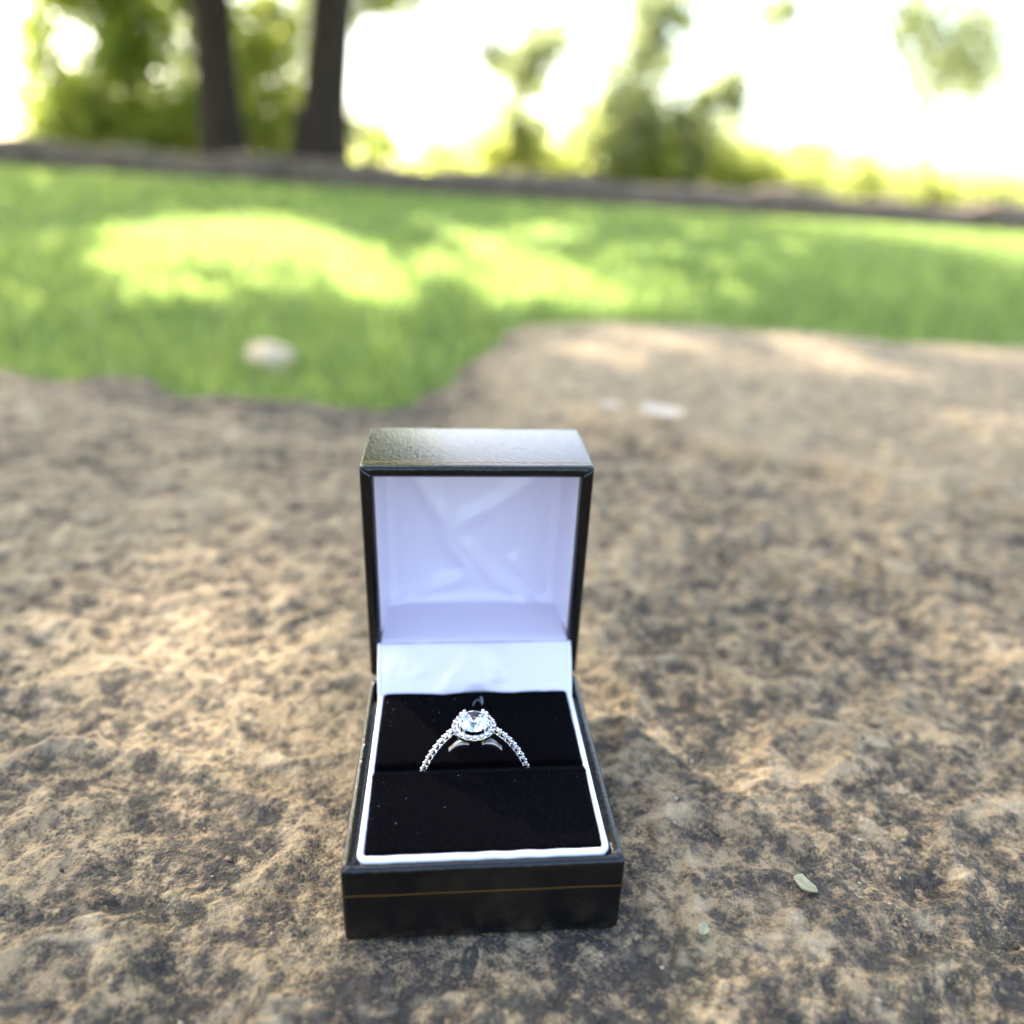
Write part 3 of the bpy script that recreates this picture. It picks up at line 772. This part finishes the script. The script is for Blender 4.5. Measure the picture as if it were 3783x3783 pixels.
# ------------------------------------------------------------------ timber border at the far edge of the lawn
def timber(x0, x1, name, parent, seed):
    n = 24; V = []; F = []; seg = 14
    for i in range(n):
        t = i/(n-1); x = x0+(x1-x0)*t; y = border_y(x)+.02*sin(x*2+seed); z = float(lawn_z(x, y)); h = .30+.03*sin(x*1.7+seed)+.02*sin(x*5.3)
        for k in range(seg):
            a = 2*pi*k/seg; c_, s_ = cos(a), sin(a); q = (abs(c_)**4+abs(s_)**4)**-.25
            V.append((x, y+.17*c_*q*(1+.05*sin(7*x+k)), z-.05+(h*.5+.025)*(1+s_*q*.97)+.01*sin(9*x+2*k)))
    for i in range(n-1):
        for k in range(seg): F.append((i*seg+k, i*seg+(k+1) % seg, (i+1)*seg+(k+1) % seg, (i+1)*seg+k))
    F += [tuple(range(seg))[::-1], tuple(range((n-1)*seg, n*seg))]
    o = pyobj(name, V, F, M['timber'], parent); return o
TB = empty('lawn_border', (0, 0, 0), 'long low grey brown timber border along the far edge of the lawn', 'border')
xs = [-9.5, -6.9, -4.3, -1.75, .8, 3.4, 6.0, 9.4]
for i in range(len(xs)-1): timber(xs[i]+.006, xs[i+1]-.006, 'timber', TB, i*1.7)

# ------------------------------------------------------------------ foliage
def leaf_mesh(name, C, size, aspect=.6, seed=0, droop=0.0):
    """C (n,3) centres -> folded diamond leaves (2 quads' worth as 4 triangles)"""
    r_ = np.random.default_rng(seed); n = len(C)
    a = r_.normal(size=(n, 3)); a[:, 2] -= droop; a /= np.linalg.norm(a, axis=1)[:, None]
    b = np.cross(a, r_.normal(size=(n, 3))); b /= np.linalg.norm(b, axis=1)[:, None]; c = np.cross(a, b)
    s = (size*(.6+.8*r_.random(n)))[:, None] if np.ndim(size) else (size*(.6+.8*r_.random(n)))[:, None]
    V = np.empty((n, 5, 3)); V[:, 0] = C-a*s*.5; V[:, 1] = C+b*s*aspect*.5+c*s*.1; V[:, 2] = C+a*s*.5; V[:, 3] = C-b*s*aspect*.5+c*s*.1; V[:, 4] = C
    i0 = np.arange(n)[:, None]*5
    F = np.concatenate([i0+np.array([[0, 1, 4]]), i0+np.array([[1, 2, 4]]), i0+np.array([[2, 3, 4]]), i0+np.array([[3, 0, 4]])], 0)
    me = fastmesh(name, V.reshape(-1, 3), F); attr(me, 'hue', np.repeat(r_.random(n), 5)); return me
def blob_leaves(blobs, dens, seed):
    """blobs: (centre, radius xyz or r, n)"""
    r_ = np.random.default_rng(seed); out = []
    for c, rad in blobs:
        n = max(8, int(2.9*dens*(rad*2)**2)); rad3 = np.array([rad, rad*.9, rad])
        # a blob is a handful of twigs' clusters
        k = max(2, int(5*rad/.25)); cc = np.array(c)+r_.normal(size=(k, 3))*rad3*.45
        idx = r_.integers(0, k, n); out.append(cc[idx]+r_.normal(size=(n, 3))*rad*.44)
        n2 = int(n*.35); out.append(np.array(c)+r_.normal(size=(n2, 3))*rad*.85)
    return np.concatenate(out)
def trunk_mesh(name, path, rads, parent, seg=14, seed=0, flare=0):
    P = np.array(path, float); n = len(P); V = []; F = []
    for i in range(n):
        for k in range(seg):
            a = 2*pi*k/seg; rr_ = rads[i]*(1+.07*sin(3*a+seed+i*.35)+.05*sin(7*a+i*.8))
            V.append(P[i]+np.array([cos(a)*rr_, sin(a)*rr_, 0]))
    for i in range(n-1):
        for k in range(seg): F.append((i*seg+k, i*seg+(k+1) % seg, (i+1)*seg+(k+1) % seg, (i+1)*seg+k))
    F.append(tuple(range((n-1)*seg, n*seg)))
    return pyobj(name, V, F, M['bark'], parent)
def lim(name, a, b, r0_, r1_, parent, seed):
    rr_ = random.Random(seed); n = 8; a, b = np.array(a, float), np.array(b, float); L = np.linalg.norm(b-a); pts = []
    for i in range(n):
        t = i/(n-1); pts.append((a+(b-a)*t+np.array([rr_.uniform(-1, 1), rr_.uniform(-1, 1), rr_.uniform(-.5, 1)])*L*.035*sin(pi*t))*1000)
    return tube(name, pts, [(r0_+(r1_-r0_)*i/(n-1))*1000 for i in range(n)], M['bark'], parent, seg=8)

# --- sunlit openings wanted on the lawn: outlines measured on the lawn, the crown above is thin there
def quad_on_lawn(pts): return [tuple(on_lawn(a, b)[:2]) for a, b in pts]
OPEN = [quad_on_lawn([(200, 405), (420, 398), (560, 420), (745, 468), (735, 505), (600, 535), (480, 520), (330, 528), (180, 520)]),
        quad_on_lawn([(830, 438), (880, 430), (1000, 470), (1130, 520), (1240, 560), (1300, 592), (1180, 600), (940, 600), (900, 545), (950, 505), (860, 470)]),
        quad_on_lawn([(960, 425), (1100, 415), (1150, 440), (1080, 458), (980, 450)]),
        quad_on_lawn([(560, 520), (720, 500), (800, 540), (760, 580), (600, 560)])]
_fr = random.Random(77); FLECK = []
for _ in range(70):
    q = on_lawn(_fr.uniform(230, 1500), 398+_fr.random()**1.3*190); FLECK.append((q[0], q[1], .05+.012*q[1]+_fr.random()*.05))
SPOT = [(-.075, .095, .042), (-.15, .25, .045), (-.05, .20, .03), (.10, .13, .035), (.20, .24, .045), (-.24, .12, .035), (.30, .12, .04), (-.12, .02, .022), (.30, .50, .06), (-.40, .36, .05), (-.30, .34, .05), (.14, .20, .035), (.12, .52, .06)]
def lit_mask(C):
    t = (C[:, 2]+.12)/SUNV[2]; gx = C[:, 0]-SUNV[0]*t; gy = C[:, 1]-SUNV[1]*t
    # refine with the lawn height
    for _ in range(2):
        t = (C[:, 2]-lawn_z(gx, gy))/SUNV[2]; gx = C[:, 0]-SUNV[0]*t; gy = C[:, 1]-SUNV[1]*t
    m = np.zeros(len(C), bool)
    for i, pl in enumerate(OPEN):
        sd = sdist(gx, gy, pl)+(.10+.03*gy)*fbm(gx*2.2, gy*1.6, 3, 700+i)*1.6; m |= sd > (0.05 if i == 3 else 0)
    t0 = C[:, 2]/SUNV[2]; sx, sy = C[:, 0]-SUNV[0]*t0, C[:, 1]-SUNV[1]*t0
    for (a, b, r) in SPOT: m |= np.hypot(sx-a, (sy-b)*.8) < r
    for (a, b, r) in FLECK: m |= np.hypot(gx-a, (gy-b)*.8) < r
    return m, gx, gy
def canopy(xa, xb, ya, yb, n, seed):
    r_ = np.random.default_rng(seed)
    # sprays: leaves cluster round twig centres
    k = n//22; cc = np.stack([r_.uniform(xa, xb, k), r_.uniform(ya, yb, k), r_.uniform(4.5, 6.8, k)], -1)
    cc[:, 2] += .5*np.sin(cc[:, 0]*.7)+.4*np.cos(cc[:, 1]*.6)
    C = cc[r_.integers(0, k, n)]+r_.normal(size=(n, 3))*[.22, .22, .12]
    m, gx, gy = lit_mask(C)
    keep = ~m
    raz = np.degrees(np.arctan2(C[:, 0], C[:, 1]-.06)); rel_ = np.degrees(np.arctan2(C[:, 2]-.07, np.hypot(C[:, 0], C[:, 1]-.06)))
    keep &= ~((raz > -3 + r_.normal(size=len(C))*1.5) & (rel_ < 40))
    near = (np.abs(gx) < 1.3) & (gy > -.5) & (gy < .85)
    thin = np.where(fbm(gx/.16, gy/.22, 2, 333) >.10, .55, .90)
    thin = np.where((np.abs(gx-.03) < .13) & (np.abs(gy-.0) < .17), .985, thin)
    keep &= ~near | (r_.random(n) < thin)
    return C[keep]
def big_tree(label, base, top, r_base, r_top, crown_box, n, seed, second=None):
    x, y = base; z0 = float(lawn_z(x, y))-.1
    T = empty('tree', (0, 0, 0), label, 'tree', 'large trees behind the lawn border')
    path = []; rads = []
    for i in range(22):
        t = i/21; path.append((x+(top[0]-x)*t+.05*sin(4*t+seed), y+(top[1]-y)*t+.05*sin(3*t), z0+(6.2-z0)*t))
        rads.append(r_top+(r_base-r_top)*(math.exp(-t*14)+.12*(1-t)))
    trunk_mesh('trunk', path, rads, T, seed=seed)
    C = canopy(*crown_box, n, seed)
    mesh_obj('crown', leaf_mesh('crown', C, .15, .62, seed), M['leaf'], T, smooth=False)
    for k in range(7):
        rr_ = random.Random(seed*10+k); i = 12+k if 12+k < 21 else 20
        bx = rr_.uniform(crown_box[0]+.5, crown_box[1]-.5); by = rr_.uniform(crown_box[2]+.5, crown_box[3]-.5)
        lim('limb', path[i], (bx, by, rr_.uniform(4.9, 6.2)), r_top*.55, .02, T, seed*10+k)
    return T, z0
def at_dist(px, py, Y): return on_y(px, py, Y)
bL = at_dist(430, 330, 10.2); tL = at_dist(383, -300, 10.4)
bR = at_dist(608, 330, 10.0); tR = at_dist(684, -300, 10.2)
big_tree('thick dark tree trunk behind the border, the one farther left', (bL[0], 10.2), (tL[0], 10.4), .36, .215, (-10.5, -3.6, 3.0, 15.0), 42000, 3)
T2, z2 = big_tree('thick dark tree trunk flared at its foot, next to the open sky', (bR[0], 10.0), (tR[0], 10.2), .50, .215, (-3.6, 2.0, 3.0, 15.0), 42000, 5)
# short side stem at the foot of the second trunk
q = at_dist(580, 330, 9.9); q2 = at_dist(588, 205, 9.95)
trunk_mesh('side_stem', [(q[0]+(q2[0]-q[0])*t, 9.93, z2+(q2[2]-z2)*t) for t in np.linspace(0, 1, 8)], [.27-.08*t for t in np.linspace(0, 1, 8)], T2, seed=2)

# --- leafy undergrowth and young trees, each at its own place behind the border
def young_tree(name, label, Y, stem, blobs, mat, dens, size, seed, cat='young tree', group=None, stem_r=.03):
    b = at_dist(stem[0][0], stem[0][1], Y); z0 = float(lawn_z(b[0], Y))
    T = empty(name, (b[0], Y, z0), label, cat, group)
    O_ = np.array([b[0], Y, z0])
    pts = [at_dist(a, c, Y)-O_ for a, c in stem]; pts = [np.array([pts[0][0], 0, -.05])] + pts
    tube('stem' if cat != 'bush' else 'stem', [p_*1000 for p_ in pts], [stem_r*1000*(1-.75*i/len(pts)) for i in range(len(pts))], M['bark'], T, seg=7)
    r_ = np.random.default_rng(seed); bl = []
    for (x, y, r) in blobs:
        rad = r/1423*Y*1.05; yy = Y + r_.normal()*.35; c = at_dist(x, y, yy); bl.append((c-O_, rad))
    C = blob_leaves(bl, dens, seed)
    if cat == 'young tree' and name == 'sapling':
        ext = []
        for c, rad in bl:
            near = min(pts, key=lambda p_: np.linalg.norm(p_-c+np.array([0, 0, .3]))); t = r_.random(46)[:, None]
            ext.append(near+(c-near)*t+r_.normal(size=(46, 3))*.09)
        for i in range(len(pts)-1):
            t = r_.random(110)[:, None]; ext.append(pts[i]+(pts[i+1]-pts[i])*t+r_.normal(size=(110, 3))*.13)
        C = np.concatenate([C]+ext)
    mesh_obj('foliage', leaf_mesh('foliage', C, size*1.15, .68, seed), mat, T, smooth=False)
    # twigs to the blobs
    k = 0
    for c, rad in bl:
        if rad > .2:
            near = min(pts, key=lambda p_: np.linalg.norm(p_-c+np.array([0, 0, .3]))); lim('twig', near, c, stem_r*.4, .006, T, seed+k); k += 1
    return T
Lf, Ly, Lb = M['leaf'], M['leaf_yellow'], M['leaf_blue']
def spread(x0, x1, y0, y1, n, r0_, r1_, seed):
    rr_ = random.Random(seed); return [(rr_.uniform(x0, x1), rr_.uniform(y0, y1), rr_.uniform(r0_, r1_)) for _ in range(n)]
young_tree('leafy_tree', 'bright leafy young tree filling the gap between the two thick trunks', 12.2, [(505, 320), (500, 180), (515, 40), (520, -60)],
    spread(440, 610, -70, 290, 30, 18, 38, 1)+[(470, 170, 36), (530, 180, 34), (500, 90, 30), (560, 250, 25), (460, 265, 26)], Ly, 260, .085, 11, group='young trees behind the border')
young_tree('leafy_tree', 'leafy young tree outermost at the left end of the border', 12.6, [(250, 310), (240, 150), (260, -50)],
    spread(60, 400, -80, 290, 62, 20, 42, 2), Lf, 230, .09, 12, group='young trees behind the border')
young_tree('leafy_tree', 'small leafy tree touching the open sky side of the right thick trunk', 12.0, [(690, 330), (690, 200), (680, 40)],
    [(700, 262, 30), (670, 240, 24), (725, 285, 25), (700, 10, 26), (740, -20, 40), (660, -5, 30), (690, 305, 24), (760, -60, 50), (840, -80, 50)], Lf, 300, .08, 13, group='young trees behind the border')
young_tree('sapling', 'thin sapling with a ragged tuft of leaves, nearest to the open sky gap', 13.0, [(1005, 350), (975, 250), (985, 170), (1030, 60)],
    [(1060, 62, 28), (1030, 90, 34), (985, 100, 34), (945, 100, 26), (930, 130, 16), (1010, 160, 20), (975, 250, 20), (1015, 240, 16), (950, 265, 18), (1000, 135, 26), (955, 125, 16), (935, 200, 13), (968, 215, 14), (1080, 45, 12)], Lb, 250, .085, 14, group='saplings against the white sky', stem_r=.022)
young_tree('sapling', 'tall thin sapling with the highest leaves, in the middle of the three saplings', 13.2, [(1180, 350), (1170, 240), (1200, 130), (1250, 10)],
    [(1265, 25, 34), (1235, 60, 30), (1200, 105, 36), (1180, 150, 36), (1215, 160, 30), (1240, 200, 18), (1150, 205, 24), (1180, 240, 34), (1235, 235, 26), (1145, 245, 22), (1290, 45, 18), (1205, 20, 14), (1215, -40, 34), (1290, -30, 30), (1110, 245, 22), (1250, 120, 24), (1225, 15, 24), (1170, 200, 30), (1200, 255, 30), (1100, 200, 12), (1160, 275, 26)],
    Lb, 240, .085, 15, group='saplings against the white sky', stem_r=.022)
young_tree('sapling', 'shorter sapling leaning towards the open sky, farthest from the thick trunks', 13.4, [(1300, 360), (1300, 290), (1320, 220), (1370, 150)],
    [(1395, 180, 22), (1300, 300, 26), (1360, 275, 22), (1262, 255, 20), (1280, 235, 18), (1388, 150, 24), (1355, 172, 24), (1320, 190, 24), (1285, 210, 24), (1310, 240, 20), (1345, 255, 18), (1385, 200, 18), (1290, 275, 26), (1400, 235, 14), (1330, 290, 26)], Lb, 250, .085, 16, group='saplings against the white sky', stem_r=.022)
# twig ends hanging into the top of the view from a tree farther right
young_tree('overhanging_tree', 'slender tree far to the side whose twig ends hang against the white sky', 12.5, [(1760, 400), (1740, 200), (1660, 20), (1580, -60), (1500, -20)],
    [(1440, 22, 20), (1470, 40, 18), (1475, 12, 22), (1500, 28, 16), (1560, 2, 20), (1480, 180, 8), (1620, 70, 14), (1690, -30, 40), (1740, 40, 40), (1790, 120, 50), (1860, 40, 60), (1850, 160, 40)], Lb, 300, .08, 17, stem_r=.06)
B = 'bushes behind the border'
young_tree('bush', 'olive bush at the foot of the ragged sapling, behind the border', 13.6, [(960, 365), (960, 300)], spread(880, 1060, 262, 345, 19, 16, 34, 21), Ly, 210, .09, 21, 'bush', B)
young_tree('bush', 'olive bush below the tallest sapling, behind the border', 13.8, [(1130, 370), (1130, 290)], spread(1050, 1210, 240, 350, 24, 18, 36, 22), Ly, 200, .09, 22, 'bush', B)
young_tree('bush', 'olive bush below the shorter sapling, behind the border', 14.0, [(1250, 375), (1250, 300)], spread(1190, 1340, 262, 370, 22, 18, 34, 23), Ly, 200, .09, 23, 'bush', B)
young_tree('bush', 'rounded bright green bush beside the saplings under the white sky', 14.0, [(1440, 385), (1440, 320)], spread(1340, 1545, 292, 385, 30, 20, 34, 24), Ly, 230, .09, 24, 'bush', B)
young_tree('bush', 'pale yellow bush at the low end of the border', 15.0, [(1620, 395), (1620, 350)], spread(1500, 1760, 325, 400, 24, 16, 30, 25), Ly, 220, .09, 25, 'bush', B)
young_tree('bush', 'pale bush at the end of the border where the lawn runs out', 15.0, [(1860, 405), (1860, 360)], spread(1740, 2000, 345, 405, 22, 18, 32, 29), Ly, 220, .09, 29, 'bush', B)
young_tree('bush', 'low yellowish bush just beyond the right thick trunk, behind the border', 15.0, [(770, 345), (770, 300)], spread(690, 905, 288, 340, 15, 12, 26, 26), Ly, 200, .09, 26, 'bush', B)
young_tree('bush', 'low bush under the young tree between the two thick trunks', 12.8, [(530, 320), (530, 280)], spread(440, 570, 215, 300, 8, 14, 24, 27), Lf, 260, .09, 27, 'bush', B)
young_tree('bush', 'low bush behind the border beside the left thick trunk', 12.8, [(330, 310), (330, 260)], spread(100, 410, 190, 300, 26, 16, 30, 28), Lf, 260, .09, 28, 'bush', B)
